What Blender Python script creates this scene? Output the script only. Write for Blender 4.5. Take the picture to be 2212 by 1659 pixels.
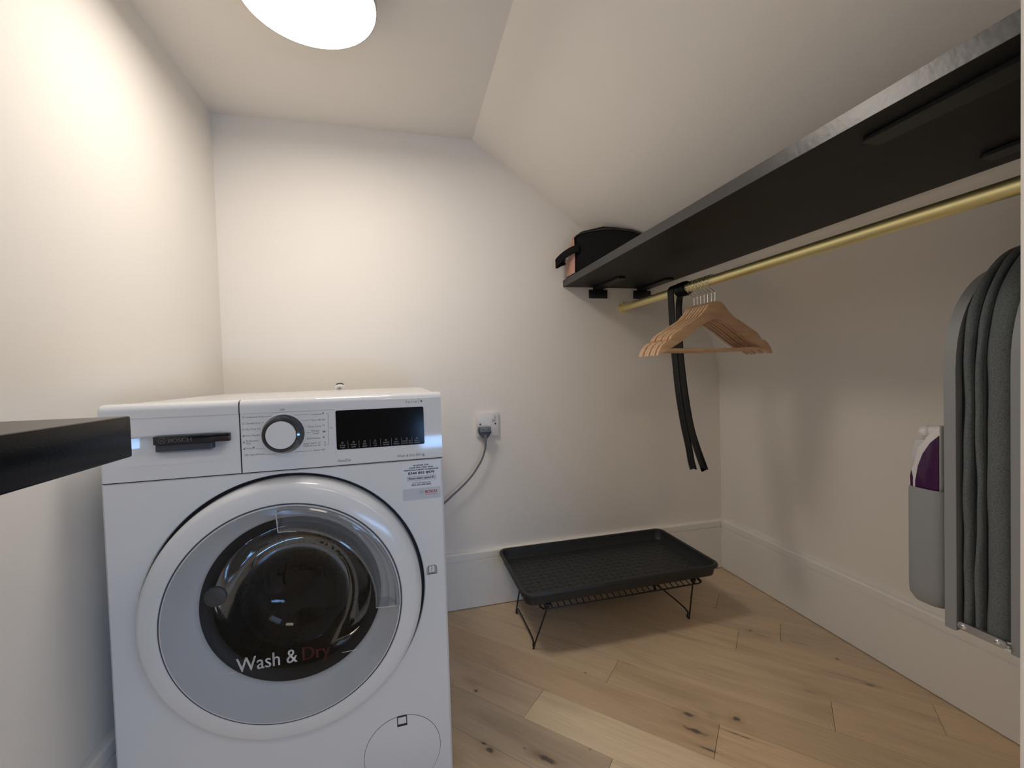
import bpy, bmesh, math, random
from mathutils import Vector, Matrix
random.seed(7)
D = bpy.data
scn = bpy.context.scene
COL = scn.collection
for o in list(D.objects): D.objects.remove(o)

# ------------------------------------------------------------------ camera, world, lights
CAM = (-1.3478, -1.6146, 0.8813); YAW, PITCH, ROLL, FPX = 0.248, -0.0256, -0.0293, 932.6
def make_camera():
    cy, sy, cp, sp = math.cos(YAW), math.sin(YAW), math.cos(PITCH), math.sin(PITCH)
    f = Vector((sy*cp, cy*cp, sp)); r = Vector((cy, -sy, 0)); u = r.cross(f)
    cr, sr = math.cos(ROLL), math.sin(ROLL)
    r2 = cr*r + sr*u; u2 = -sr*r + cr*u
    c = D.cameras.new('camera'); o = D.objects.new('camera', c); COL.objects.link(o)
    m = Matrix((r2, u2, -f)).transposed().to_4x4(); m.translation = Vector(CAM)
    o.matrix_world = m
    c.sensor_width = 36; c.lens = FPX/2212*36; c.clip_start = 0.01
    scn.camera = o
make_camera()
w = D.worlds.new('daylight'); scn.world = w; w.use_nodes = True
bg = w.node_tree.nodes['Background']; bg.inputs[0].default_value = (0.45, 0.62, 0.95, 1); bg.inputs[1].default_value = 1.0
scn.view_settings.view_transform = 'Standard'; scn.view_settings.look = 'None'
scn.view_settings.gamma = 1; scn.view_settings.use_curve_mapping = False
scn.view_settings.exposure = 0.12
LAMP_E = 25.5
def area(name, loc, rot, sx, sy, power, color):
    l = D.lights.new(name, 'AREA'); l.shape = 'RECTANGLE'; l.size = sx; l.size_y = sy; l.energy = power; l.color = color
    o = D.objects.new(name, l); COL.objects.link(o); o.location = loc; o.rotation_euler = rot; return o
# daylight through the low window behind the camera and an added blue fill in the sloping ceiling
area('window_daylight', (-0.62, -3.66, 0.40), (math.radians(90), 0, 0), 1.0, 0.24, 15.0, (0.28, 0.56, 1.0))
area('added_blue_fill', (-0.55, -2.45, 1.46), (0, math.radians(35), 0), 0.6, 0.9, 5.0, (0.56, 0.76, 1.0))
# added warm fill without a fixture, unseen behind the camera
area('added_warm_fill', (-1.25, -2.30, 1.70), (0, 0, 0), 0.34, 0.34, 3.8, (1.0, 0.84, 0.68))

# ------------------------------------------------------------------ materials
def mat(name, col, rough=0.5, metal=0.0, spec=0.5, coat=0.0, bump=None, var=None, emit=None):
    m = D.materials.new(name); m.use_nodes = True; nt = m.node_tree; b = nt.nodes['Principled BSDF']
    b.inputs['Base Color'].default_value = (*col, 1); b.inputs['Roughness'].default_value = rough
    b.inputs['Metallic'].default_value = metal; b.inputs['Specular IOR Level'].default_value = spec
    b.inputs['Coat Weight'].default_value = coat; b.inputs['Coat Roughness'].default_value = 0.05
    if emit:
        b.inputs['Emission Color'].default_value = (*emit[0], 1); b.inputs['Emission Strength'].default_value = emit[1]
    tc = nt.nodes.new('ShaderNodeTexCoord')
    if bump:
        n = nt.nodes.new('ShaderNodeTexNoise'); n.inputs['Scale'].default_value = bump[0]; n.inputs['Detail'].default_value = 3
        bp = nt.nodes.new('ShaderNodeBump'); bp.inputs['Strength'].default_value = bump[1]; bp.inputs['Distance'].default_value = 0.002
        nt.links.new(tc.outputs['Object'], n.inputs['Vector']); nt.links.new(n.outputs['Fac'], bp.inputs['Height'])
        nt.links.new(bp.outputs['Normal'], b.inputs['Normal'])
    if var:
        n = nt.nodes.new('ShaderNodeTexNoise'); n.inputs['Scale'].default_value = var[0]; n.inputs['Detail'].default_value = 4
        mp = nt.nodes.new('ShaderNodeMapping'); mp.inputs['Scale'].default_value = var[2] if len(var) > 2 else (1, 1, 1)
        cr = nt.nodes.new('ShaderNodeValToRGB')
        cr.color_ramp.elements[0].color = (*[c*(1-var[1]) for c in col], 1); cr.color_ramp.elements[1].color = (*[min(1, c*(1+var[1])) for c in col], 1)
        cr.color_ramp.elements[0].position = 0.3; cr.color_ramp.elements[1].position = 0.7
        nt.links.new(tc.outputs['Object'], mp.inputs['Vector']); nt.links.new(mp.outputs[0], n.inputs['Vector'])
        nt.links.new(n.outputs['Fac'], cr.inputs[0]); nt.links.new(cr.outputs[0], b.inputs['Base Color'])
    return m
M_wall = mat('wall_paint', (0.895, 0.85, 0.785), 0.75, bump=(260, 0.06), var=(2.0, 0.012))
M_trim = mat('satin_trim_paint', (0.90, 0.87, 0.82), 0.42, bump=(180, 0.05))
M_enamel = mat('white_enamel', (0.72, 0.73, 0.745), 0.16, spec=0.5, bump=(500, 0.01))
M_panel = mat('white_panel_plastic', (0.72, 0.73, 0.745), 0.07, spec=0.5)
M_gap = mat('dark_gap', (0.012, 0.013, 0.018), 0.6)
M_print = mat('grey_print', (0.09, 0.09, 0.10), 0.6)
M_print_black = mat('black_print', (0.012, 0.012, 0.014), 0.6)
M_print_lt = mat('pale_print', (0.33, 0.33, 0.34), 0.6)
M_print_white = mat('white_print', (0.80, 0.80, 0.80), 0.5)
M_print_red = mat('red_print', (0.45, 0.008, 0.012), 0.5)
M_print_dkred = mat('dark_red_print', (0.06, 0.004, 0.004), 0.5)
M_display = mat('display_black', (0.0015, 0.0015, 0.002), 0.12, spec=0.12)
M_dialchrome = mat('chrome_dark_reflection', (0.085, 0.09, 0.10), 0.07, metal=1)  # chrome with the reflection of dark surroundings put into its base colour
M_chrome = mat('chrome', (0.85, 0.86, 0.88), 0.08, metal=1)
M_blackbar = mat('gloss_black_handle', (0.004, 0.004, 0.006), 0.08, spec=0.6)
M_cup = mat('dark_blue_cup', (0.045, 0.052, 0.068), 0.4)
M_rubber = mat('dark_rubber', (0.006, 0.006, 0.0065), 0.45, spec=0.25)
M_steel = mat('drum_steel', (0.55, 0.57, 0.60), 0.28, metal=1)
M_black = mat('black_matt_metal', (0.008, 0.008, 0.009), 0.45)
M_worktop = mat('black_slab_laminate', (0.0012, 0.0012, 0.0012), 0.25, spec=0.08, bump=(400, 0.05))
M_shelf = mat('charcoal_shelf', (0.011, 0.0105, 0.0095), 0.45, spec=0.18, bump=(90, 0.12), var=(9, 0.25))
M_edgeband = mat('charcoal_edge_band', (0.020, 0.019, 0.018), 0.33, spec=0.75, bump=(70, 0.15), var=(12, 0.3))
M_brass = mat('brushed_brass', (0.98, 0.88, 0.46), 0.46, metal=1, bump=(300, 0.03))
M_tray = mat('black_tray_plastic', (0.020, 0.022, 0.023), 0.48, bump=(500, 0.1))
M_wire = mat('black_wire', (0.012, 0.011, 0.012), 0.4)
M_cable = mat('grey_cable', (0.16, 0.17, 0.19), 0.45)
M_plug = mat('grey_plug', (0.19, 0.21, 0.235), 0.5)
M_plugdk = mat('dark_plug', (0.07, 0.08, 0.10), 0.5)
M_socket = mat('white_socket', (0.80, 0.78, 0.76), 0.3)
M_strap = mat('black_leather', (0.003, 0.003, 0.0035), 0.30, spec=0.3, bump=(60, 0.05))
M_bag = mat('black_nylon', (0.0035, 0.0035, 0.004), 0.75, spec=0.2, bump=(900, 0.2))
M_binding = mat('black_binding', (0.010, 0.010, 0.012), 0.5)
M_pink = mat('pink_fabric', (0.58, 0.33, 0.255), 0.7, bump=(60, 0.5), var=(18, 0.14))
M_pinkdk = mat('pink_fabric_stain', (0.30, 0.15, 0.10), 0.7)
M_greyp = mat('grey_plastic', (0.31, 0.32, 0.325), 0.5, bump=(300, 0.05))
M_fabric = mat('charcoal_knit', (0.155, 0.172, 0.174), 0.95, spec=0.1, bump=(600, 0.35), var=(420, 0.30, (1, 1, 1.6)))
M_piping = mat('charcoal_piping', (0.05, 0.055, 0.055), 0.9, spec=0.1)
M_zinc = mat('zinc', (0.55, 0.57, 0.60), 0.35, metal=1)
M_white = mat('white_plastic', (0.78, 0.76, 0.76), 0.3)
M_purple = mat('purple_plastic', (0.055, 0.006, 0.06), 0.15, spec=0.6)
M_diff = mat('lamp_diffuser', (0.9, 0.9, 0.9), 0.5, emit=((1.0, 0.912, 0.815), LAMP_E))
M_lampbody = mat('lamp_body', (0.60, 0.54, 0.50), 0.4)
M_sub = mat('subfloor', (0.06, 0.045, 0.03), 0.8)
M_blackglass = M_display

def mat_wood_hanger():
    m = D.materials.new('beech_wood'); m.use_nodes = True; nt = m.node_tree; b = nt.nodes['Principled BSDF']; N = nt.nodes.new; L = nt.links.new
    tc = N('ShaderNodeTexCoord'); mp = N('ShaderNodeMapping'); mp.inputs['Scale'].default_value = (14, 60, 60)
    n = N('ShaderNodeTexNoise'); n.inputs['Scale'].default_value = 1.4; n.inputs['Detail'].default_value = 4
    cr = N('ShaderNodeValToRGB'); cr.color_ramp.elements[0].position = .3; cr.color_ramp.elements[1].position = .75
    cr.color_ramp.elements[0].color = (0.62, 0.38, 0.215, 1); cr.color_ramp.elements[1].color = (0.78, 0.53, 0.335, 1)
    L(tc.outputs['Object'], mp.inputs[0]); L(mp.outputs[0], n.inputs['Vector']); L(n.outputs['Fac'], cr.inputs[0]); L(cr.outputs[0], b.inputs['Base Color'])
    b.inputs['Roughness'].default_value = 0.42
    return m
M_hanger = mat_wood_hanger()

ANG = math.radians(-46.0)
KNOTS = [  # x, y, half length, half width of the dark marks in the oak
    (-0.672, -0.675, 0.014, 0.0075), (-0.690, -0.7218, 0.026, 0.0065), (-0.5677, -0.7196, 0.008, 0.0065), (-0.138, -0.7267, 0.010, 0.003),
    (-1.1807, -0.6362, 0.012, 0.006), (-1.0575, -0.697, 0.020, 0.007), (-0.2545, -0.4296, 0.005, 0.004), (-0.6917, -0.7777, 0.024, 0.0025),
    (-1.19, -0.615, 0.009, 0.003), (-1.10, -0.655, 0.003, 0.002), (-0.955, -0.70, 0.002, 0.002), (-0.86, -0.46, 0.003, 0.002),
    (-1.18, -0.44, 0.004, 0.004), (-0.12, -0.62, 0.004, 0.003), (-0.60, -0.76, 0.030, 0.002)]
STAINS = [(-0.150, -0.700, 0.075, 0.011), (-0.235, -0.470, 0.030, 0.007), (-1.19, -0.40, 0.035, 0.012), (-0.315, -0.70, 0.018, 0.006), (-0.725, -0.46, 0.03, 0.006), (-0.62, -0.70, 0.02, 0.012), (-0.16, -0.53, 0.03, 0.006), (-1.08, -0.68, 0.03, 0.014)]
def mat_oak():
    m = D.materials.new('pale_oak'); m.use_nodes = True; nt = m.node_tree; b = nt.nodes['Principled BSDF']; N = nt.nodes.new; L = nt.links.new
    geo = N('ShaderNodeNewGeometry'); oi = N('ShaderNodeObjectInfo')
    rot = N('ShaderNodeVectorRotate'); rot.rotation_type = 'Z_AXIS'; rot.inputs['Angle'].default_value = -ANG
    L(geo.outputs['Position'], rot.inputs['Vector'])
    off = N('ShaderNodeVectorMath'); off.operation = 'SCALE'; off.inputs['Scale'].default_value = 9.0
    cmb = N('ShaderNodeCombineXYZ'); L(oi.outputs['Random'], cmb.inputs[0]); L(oi.outputs['Random'], cmb.inputs[2]); L(cmb.outputs[0], off.inputs[0])
    add = N('ShaderNodeVectorMath'); add.operation = 'ADD'; L(rot.outputs[0], add.inputs[0]); L(off.outputs[0], add.inputs[1])
    def noise(sc, scale, detail, dist=0.0):
        mp = N('ShaderNodeMapping'); mp.inputs['Scale'].default_value = sc; L(add.outputs[0], mp.inputs[0])
        n = N('ShaderNodeTexNoise'); n.inputs['Scale'].default_value = scale; n.inputs['Detail'].default_value = detail; n.inputs['Distortion'].default_value = dist
        L(mp.outputs[0], n.inputs['Vector']); return n.outputs['Fac']
    grain = noise((3, 60, 3), 2.2, 6, 0.3); cloud = noise((1.6, 9, 1), 1.5, 3, 0.6); fine = noise((14, 420, 5), 1.5, 2)
    def ramp(src, p0, c0, p1, c1):
        r = N('ShaderNodeValToRGB'); r.color_ramp.elements[0].position = p0; r.color_ramp.elements[0].color = (*c0, 1)
        r.color_ramp.elements[1].position = p1; r.color_ramp.elements[1].color = (*c1, 1); L(src, r.inputs[0]); return r.outputs[0]
    def mix(mode, a, bb, f=1.0):
        x = N('ShaderNodeMix'); x.data_type = 'RGBA'; x.blend_type = mode
        if isinstance(f, float): x.inputs['Factor'].default_value = f
        else: L(f, x.inputs['Factor'])
        L(a, x.inputs[6])
        if isinstance(bb, tuple): x.inputs[7].default_value = (*bb, 1)
        else: L(bb, x.inputs[7])
        return x.outputs[2]
    c = mix('MULTIPLY', oi.outputs['Color'], ramp(grain, .25, (.89, .875, .86), .75, (1.05, 1.045, 1.04)))
    c = mix('MULTIPLY', c, ramp(cloud, .26, (.82, .81, .81), .50, (1.03, 1.03, 1.03)))
    c = mix('MULTIPLY', c, ramp(fine, .3, (.96, .955, .95), .6, (1.02, 1.02, 1.02)))
    # knots: distance fields in plank-aligned coordinates
    kn = N('ShaderNodeTexNoise'); kn.inputs['Scale'].default_value = 60; L(geo.outputs['Position'], kn.inputs['Vector'])
    tot = None; halo = None
    for (x, y, a, bb) in KNOTS:
        u = Vector((x, y)); ca, sa = math.cos(-ANG), math.sin(-ANG)
        kx, ky = ca*u.x - sa*u.y, sa*u.x + ca*u.y
        s = N('ShaderNodeVectorMath'); s.operation = 'SUBTRACT'; L(rot.outputs[0], s.inputs[0]); s.inputs[1].default_value = (kx, ky, 0)
        t = N('ShaderNodeVectorMath'); t.operation = 'MULTIPLY'; L(s.outputs[0], t.inputs[0]); t.inputs[1].default_value = (1/a, 1/bb, 0)
        l = N('ShaderNodeVectorMath'); l.operation = 'LENGTH'; L(t.outputs[0], l.inputs[0])
        if tot is None: tot = l.outputs['Value']
        else:
            mn = N('ShaderNodeMath'); mn.operation = 'MINIMUM'; L(tot, mn.inputs[0]); L(l.outputs['Value'], mn.inputs[1]); tot = mn.outputs[0]
    ad = N('ShaderNodeMath'); ad.operation = 'MULTIPLY_ADD'; L(kn.outputs['Fac'], ad.inputs[0]); ad.inputs[1].default_value = 1.7; L(tot, ad.inputs[2])
    k1 = N('ShaderNodeMapRange'); L(ad.outputs[0], k1.inputs['Value']); k1.inputs['From Min'].default_value = 1.35; k1.inputs['From Max'].default_value = 2.0
    k1.inputs['To Min'].default_value = 0.85; k1.inputs['To Max'].default_value = 0
    k2 = N('ShaderNodeMapRange'); L(ad.outputs[0], k2.inputs['Value']); k2.inputs['From Min'].default_value = 1.4; k2.inputs['From Max'].default_value = 4.2
    k2.inputs['To Min'].default_value = 0.42; k2.inputs['To Max'].default_value = 0
    c = mix('MULTIPLY', c, (0.55, 0.48, 0.44), k2.outputs[0])
    c = mix('MIX', c, (0.10, 0.088, 0.082), k1.outputs[0])
    st = None
    for (x, y, a, bb) in STAINS:
        ca, sa = math.cos(-ANG), math.sin(-ANG); kx, ky = ca*x - sa*y, sa*x + ca*y
        s_ = N('ShaderNodeVectorMath'); s_.operation = 'SUBTRACT'; L(rot.outputs[0], s_.inputs[0]); s_.inputs[1].default_value = (kx, ky, 0)
        t_ = N('ShaderNodeVectorMath'); t_.operation = 'MULTIPLY'; L(s_.outputs[0], t_.inputs[0]); t_.inputs[1].default_value = (1/a, 1/bb, 0)
        l_ = N('ShaderNodeVectorMath'); l_.operation = 'LENGTH'; L(t_.outputs[0], l_.inputs[0])
        if st is None: st = l_.outputs['Value']
        else:
            mn = N('ShaderNodeMath'); mn.operation = 'MINIMUM'; L(st, mn.inputs[0]); L(l_.outputs['Value'], mn.inputs[1]); st = mn.outputs[0]
    ad2 = N('ShaderNodeMath'); ad2.operation = 'MULTIPLY_ADD'; L(grain, ad2.inputs[0]); ad2.inputs[1].default_value = 1.6; L(st, ad2.inputs[2])
    k3 = N('ShaderNodeMapRange'); L(ad2.outputs[0], k3.inputs['Value']); k3.inputs['From Min'].default_value = 0.9; k3.inputs['From Max'].default_value = 2.0
    k3.inputs['To Min'].default_value = 0.5; k3.inputs['To Max'].default_value = 0
    c = mix('MULTIPLY', c, (0.50, 0.47, 0.50), k3.outputs[0])
    L(c, b.inputs['Base Color']); b.inputs['Roughness'].default_value = 0.5; b.inputs['Specular IOR Level'].default_value = 0.35
    bp = N('ShaderNodeBump'); bp.inputs['Strength'].default_value = 0.12; bp.inputs['Distance'].default_value = 0.001; L(grain, bp.inputs['Height']); L(bp.outputs[0], b.inputs['Normal'])
    return m
M_oak = mat_oak()

def mat_clear(name, tint, white=0.0, rough=0.03, gloss=1.0):
    m = D.materials.new(name); m.use_nodes = True; nt = m.node_tree; N = nt.nodes.new; L = nt.links.new
    nt.nodes.remove(nt.nodes['Principled BSDF']); out = nt.nodes['Material Output']
    tr = N('ShaderNodeBsdfTransparent'); tr.inputs[0].default_value = (*tint, 1)
    gl = N('ShaderNodeBsdfGlossy'); gl.inputs['Roughness'].default_value = rough
    fr = N('ShaderNodeFresnel'); fr.inputs[0].default_value = 1.5
    mu = N('ShaderNodeMath'); mu.operation = 'MULTIPLY'; mu.inputs[1].default_value = gloss; L(fr.outputs[0], mu.inputs[0])
    base = tr.outputs[0]
    if white:
        di = N('ShaderNodeBsdfDiffuse'); di.inputs[0].default_value = (0.75, 0.76, 0.78, 1)
        mw = N('ShaderNodeMixShader'); mw.inputs[0].default_value = white; L(tr.outputs[0], mw.inputs[1]); L(di.outputs[0], mw.inputs[2]); base = mw.outputs[0]
    mx = N('ShaderNodeMixShader'); L(mu.outputs[0], mx.inputs[0]); L(base, mx.inputs[1]); L(gl.outputs[0], mx.inputs[2]); L(mx.outputs[0], out.inputs[0])
    return m
M_clear = mat_clear('clear_cover', (0.98, 0.98, 0.98), gloss=0.5)
M_bowl = mat_clear('dark_bowl_glass', (0.13, 0.145, 0.16), gloss=0.45)
M_grip = mat_clear('clear_grip_plastic', (0.90, 0.91, 0.93), white=0.16, rough=0.08, gloss=1.0)
M_pane = mat_clear('window_glass', (0.95, 0.97, 1.0))

def mat_drum():
    m = D.materials.new('perforated_drum'); m.use_nodes = True; nt = m.node_tree; b = nt.nodes['Principled BSDF']; N = nt.nodes.new; L = nt.links.new
    tc = N('ShaderNodeTexCoord'); v = N('ShaderNodeTexVoronoi'); v.inputs['Scale'].default_value = 75; v.inputs['Randomness'].default_value = 0.15
    L(tc.outputs['Object'], v.inputs['Vector'])
    cr = N('ShaderNodeValToRGB'); cr.color_ramp.interpolation = 'CONSTANT'
    cr.color_ramp.elements[0].color = (0.01, 0.01, 0.012, 1); cr.color_ramp.elements[1].position = 0.32; cr.color_ramp.elements[1].color = (0.50, 0.53, 0.56, 1)
    L(v.outputs['Distance'], cr.inputs[0]); L(cr.outputs[0], b.inputs['Base Color'])
    b.inputs['Metallic'].default_value = 0.9; b.inputs['Roughness'].default_value = 0.3
    return m
M_drum = mat_drum()

# ------------------------------------------------------------------ mesh helpers
def finish(name, bm, m, parent=None, smooth=False, label=None, kind=None):
    bmesh.ops.recalc_face_normals(bm, faces=bm.faces[:])
    me = D.meshes.new(name); bm.to_mesh(me); bm.free()
    if isinstance(m, (list, tuple)):
        for x in m: me.materials.append(x)
    else: me.materials.append(m)
    if smooth:
        for p in me.polygons: p.use_smooth = True
        try: me.set_sharp_from_angle(angle=math.radians(35))
        except Exception: pass
    o = D.objects.new(name, me); COL.objects.link(o)
    if parent: o.parent = parent
    if label: o['label'] = label
    if kind: o['kind'] = kind
    return o
def tag(o, label, cat, group=None):
    o['label'] = label; o['category'] = cat
    if group: o['group'] = group
    return o
def empty(name, loc, rz=0.0):
    o = D.objects.new(name, None); COL.objects.link(o); o.location = loc; o.rotation_euler = (0, 0, rz); o.empty_display_size = .05; return o
def add_box(bm, x0, x1, y0, y1, z0, z1, bev=0.0, seg=2, mtx=None):
    b = bmesh.new(); bmesh.ops.create_cube(b, size=1.0)
    for v in b.verts: v.co = Vector(((x0+x1)/2 + v.co.x*(x1-x0), (y0+y1)/2 + v.co.y*(y1-y0), (z0+z1)/2 + v.co.z*(z1-z0)))
    if bev > 0: bmesh.ops.bevel(b, geom=b.edges[:], offset=bev, segments=seg, profile=0.5, affect='EDGES', clamp_overlap=True)
    merge(bm, b, mtx)
def merge(bm, b, mtx=None, mi=0):
    vm = {}
    for v in b.verts: vm[v] = bm.verts.new(mtx @ v.co if mtx else v.co)
    for f in b.faces:
        try:
            nf = bm.faces.new([vm[v] for v in f.verts]); nf.material_index = mi or f.material_index
        except ValueError: pass
    b.free()
def box(name, x0, x1, y0, y1, z0, z1, m, parent=None, bev=0.0, seg=2, smooth=False, **k):
    bm = bmesh.new(); add_box(bm, x0, x1, y0, y1, z0, z1, bev, seg); return finish(name, bm, m, parent, smooth, **k)
def add_prism(bm, pts, axis, a0, a1, bev=0.0, seg=2, mtx=None):
    """pts: 2D outline; axis 'y': (x,z) extruded from y=a0 to a1; 'x': (y,z); 'z': (x,y)"""
    def P(p, a):
        return {'y': (p[0], a, p[1]), 'x': (a, p[0], p[1]), 'z': (p[0], p[1], a)}[axis]
    b = bmesh.new(); n = len(pts)
    A = [b.verts.new(P(p, a0)) for p in pts]; B = [b.verts.new(P(p, a1)) for p in pts]
    b.faces.new(A); b.faces.new(list(reversed(B)))
    for i in range(n): b.faces.new((A[i], B[i], B[(i+1) % n], A[(i+1) % n]))
    if bev > 0:
        es = [e for e in b.edges if (e.verts[0] in A and e.verts[1] in A) or (e.verts[0] in B and e.verts[1] in B)]
        bmesh.ops.bevel(b, geom=es, offset=bev, segments=seg, profile=0.5, affect='EDGES', clamp_overlap=True)
    merge(bm, b, mtx)
def prism(name, pts, axis, a0, a1, m, parent=None, bev=0.0, seg=2, smooth=False, **k):
    bm = bmesh.new(); add_prism(bm, pts, axis, a0, a1, bev, seg); return finish(name, bm, m, parent, smooth, **k)
def add_tube(bm, pts, r, n=10, caps=True, closed=False):
    pts = [Vector(p) for p in pts]; R = r if isinstance(r, (list, tuple)) else [r]*len(pts)
    rings = []; prev = None; N = len(pts)
    for i, p in enumerate(pts):
        if closed: t = (pts[(i+1) % N]-pts[i-1]).normalized()
        else: t = (pts[min(i+1, N-1)]-pts[max(i-1, 0)]).normalized()
        if prev is None:
            a = Vector((0, 0, 1)) if abs(t.z) < .9 else Vector((1, 0, 0)); u = t.cross(a).normalized()
        else: u = (prev - t*prev.dot(t)).normalized()
        prev = u; v = t.cross(u)
        rings.append([bm.verts.new(p + R[i]*(math.cos(2*math.pi*k/n)*u + math.sin(2*math.pi*k/n)*v)) for k in range(n)])
    rng = range(N) if closed else range(N-1)
    for i in rng:
        a, b = rings[i], rings[(i+1) % N]
        for k in range(n): bm.faces.new((a[k], a[(k+1) % n], b[(k+1) % n], b[k]))
    if caps and not closed: bm.faces.new(rings[0]); bm.faces.new(list(reversed(rings[-1])))
def tube(name, pts, r, m, parent=None, n=10, closed=False, **k):
    bm = bmesh.new(); add_tube(bm, pts, r, n, closed=closed); return finish(name, bm, m, parent, True, **k)
def smooth_path(P, sub=6):
    P = [Vector(p) for p in P]; out = []
    for i in range(len(P)-1):
        p0 = P[max(i-1, 0)]; p1 = P[i]; p2 = P[i+1]; p3 = P[min(i+2, len(P)-1)]
        for s in range(sub):
            t = s/sub
            out.append(.5*((2*p1)+(-p0+p2)*t+(2*p0-5*p1+4*p2-p3)*t*t+(-p0+3*p1-3*p2+p3)*t**3))
    out.append(P[-1]); return out
def add_lathe_y(bm, prof, cx, cz, seg=96, y0=0.0, a0=0.0, a1=2*math.pi, close_end=False):
    """profile (r, d): d is the distance out of the machine front, towards -y"""
    full = abs(a1-a0-2*math.pi) < 1e-6; n = seg if full else seg+1
    rings = []
    for (r, d) in prof:
        if r < 1e-6: rings.append([bm.verts.new((cx, y0-d, cz))]); continue
        rings.append([bm.verts.new((cx+r*math.cos(a0+(a1-a0)*k/seg), y0-d, cz+r*math.sin(a0+(a1-a0)*k/seg))) for k in range(n)])
    for i in range(len(rings)-1):
        a, b = rings[i], rings[i+1]
        for k in range(seg):
            k2 = (k+1) % n
            if len(a) == 1 and len(b) == 1: continue
            if len(b) == 1: bm.faces.new((a[k], a[k2], b[0]))
            elif len(a) == 1: bm.faces.new((a[0], b[k2], b[k]))
            else: bm.faces.new((a[k], a[k2], b[k2], b[k]))
    return rings
def lathe_y(name, prof, cx, cz, m, parent=None, seg=96, y0=0.0, **k):
    bm = bmesh.new(); add_lathe_y(bm, prof, cx, cz, seg, y0); return finish(name, bm, m, parent, True, **k)

_tc = {}
def text_geo(s):
    if s not in _tc:
        c = D.curves.new('t', 'FONT'); c.body = s; c.size = 1.0; c.resolution_u = 3
        o = D.objects.new('t', c); COL.objects.link(o)
        bpy.context.view_layer.update(); dg = bpy.context.evaluated_depsgraph_get()
        me = o.evaluated_get(dg).to_mesh()
        vs = [v.co.copy() for v in me.vertices]; fs = [tuple(p.vertices) for p in me.polygons]
        D.objects.remove(o); D.curves.remove(c)
        x0 = min(v.x for v in vs); x1 = max(v.x for v in vs)
        _tc[s] = (vs, fs, x0, x1)
    return _tc[s]
def add_text(bm, s, x, z, width, y=0.0, height=None, bold=0.0, mtx=None):
    """text facing -y, baseline at z, left edge at x, scaled to width"""
    vs, fs, x0, x1 = text_geo(s); k = width/(x1-x0); kz = k if height is None else height/0.72
    for dx in ([0.0] if not bold else [-bold, 0.0, bold]):
        V = [bm.verts.new((mtx or Matrix.Identity(4)) @ Vector((x+(v.x-x0)*k+dx, y-abs(dx)*.01, z+v.y*kz))) for v in vs]
        for f in fs:
            try: bm.faces.new([V[i] for i in f])
            except ValueError: pass
def add_quad(bm, x0, x1, z0, z1, y):
    v = [bm.verts.new(p) for p in ((x0, y, z0), (x1, y, z0), (x1, y, z1), (x0, y, z1))]; bm.faces.new(v)
def add_line(bm, x0, z0, x1, z1, y, w=0.0004):
    d = Vector((x1-x0, 0, z1-z0)); n = Vector((-d.z, 0, d.x)).normalized()*w/2
    a, b = Vector((x0, y, z0)), Vector((x1, y, z1)); bm.faces.new([bm.verts.new(p) for p in (a-n, b-n, b+n, a+n)])
def add_ring(bm, cx, cz, r, w, y, a0=0, a1=360, seg=40):
    pr = None
    for k in range(seg+1):
        a = math.radians(a0+(a1-a0)*k/seg); c, s = math.cos(a), math.sin(a)
        q = (bm.verts.new((cx+(r-w/2)*c, y, cz+(r-w/2)*s)), bm.verts.new((cx+(r+w/2)*c, y, cz+(r+w/2)*s)))
        if pr: bm.faces.new((pr[0], pr[1], q[1], q[0]))
        pr = q

# ------------------------------------------------------------------ the room
W, HC, XC = 1.92, 1.755, -1.065            # width, flat ceiling height, x of the crease
SL = (HC-1.005)/XC                          # slope falls to z=1.005 at x=0
YR = -3.6                                   # rear wall of the landing behind the camera
def slope_z(x): return 1.005 + (HC-1.005)*(x/XC)
# floor slab with individually laid oak planks
floor = box('floor', -W-.05, .05, YR-.05, .05, -.06, -.0125, M_sub, kind='structure')
UX, UY = math.cos(ANG), math.sin(ANG)       # plank direction
NX, NY = -UY, UX
PW = 0.1115
def clip_poly(poly, xmin, xmax, ymin, ymax):
    for (ax, sg, lim) in ((0, 1, xmin), (0, -1, -xmax), (1, 1, ymin), (1, -1, -ymax)):
        out = []
        for i in range(len(poly)):
            a, b = poly[i], poly[(i+1) % len(poly)]
            da, db = sg*a[ax]-lim, sg*b[ax]-lim
            if da >= 0: out.append(a)
            if (da < 0) != (db < 0):
                t = da/(da-db); out.append((a[0]+(b[0]-a[0])*t, a[1]+(b[1]-a[1])*t))
        poly = out
        if not poly: break
    return poly
TINT = {'dark2': (0.693, 0.525, 0.342), 'mid': (0.735, 0.564, 0.378), 'light': (0.840, 0.673, 0.459), 'dark': (0.651, 0.480, 0.315), 'pink': (0.693, 0.535, 0.378), 'orange': (0.777, 0.584, 0.378), 'grey': (0.672, 0.535, 0.378)}
JOINTS = {0: [-1.6, -0.341, 0.75], 1: [-1.0, 0.09, 1.2], 2: [-1.35, -0.20, 0.95], 3: [-0.75, 0.33, 1.3], -1: [-1.1, -0.106, 1.0], 4: [-1.5, -0.55, 0.55], 5: [-0.9, 0.1]}
ROWT = {0: ['pink', 'pink', 'light', 'mid'], 1: ['mid', 'dark', 'orange', 'mid'], 2: ['mid', 'mid', 'dark2', 'mid'], 3: ['mid', 'mid', 'orange', 'mid'], -1: ['grey', 'grey', 'light', 'mid'], 4: ['mid', 'orange', 'mid', 'orange', 'mid'], 5: ['mid', 'orange', 'mid']}
rr = random.Random(3)
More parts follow.
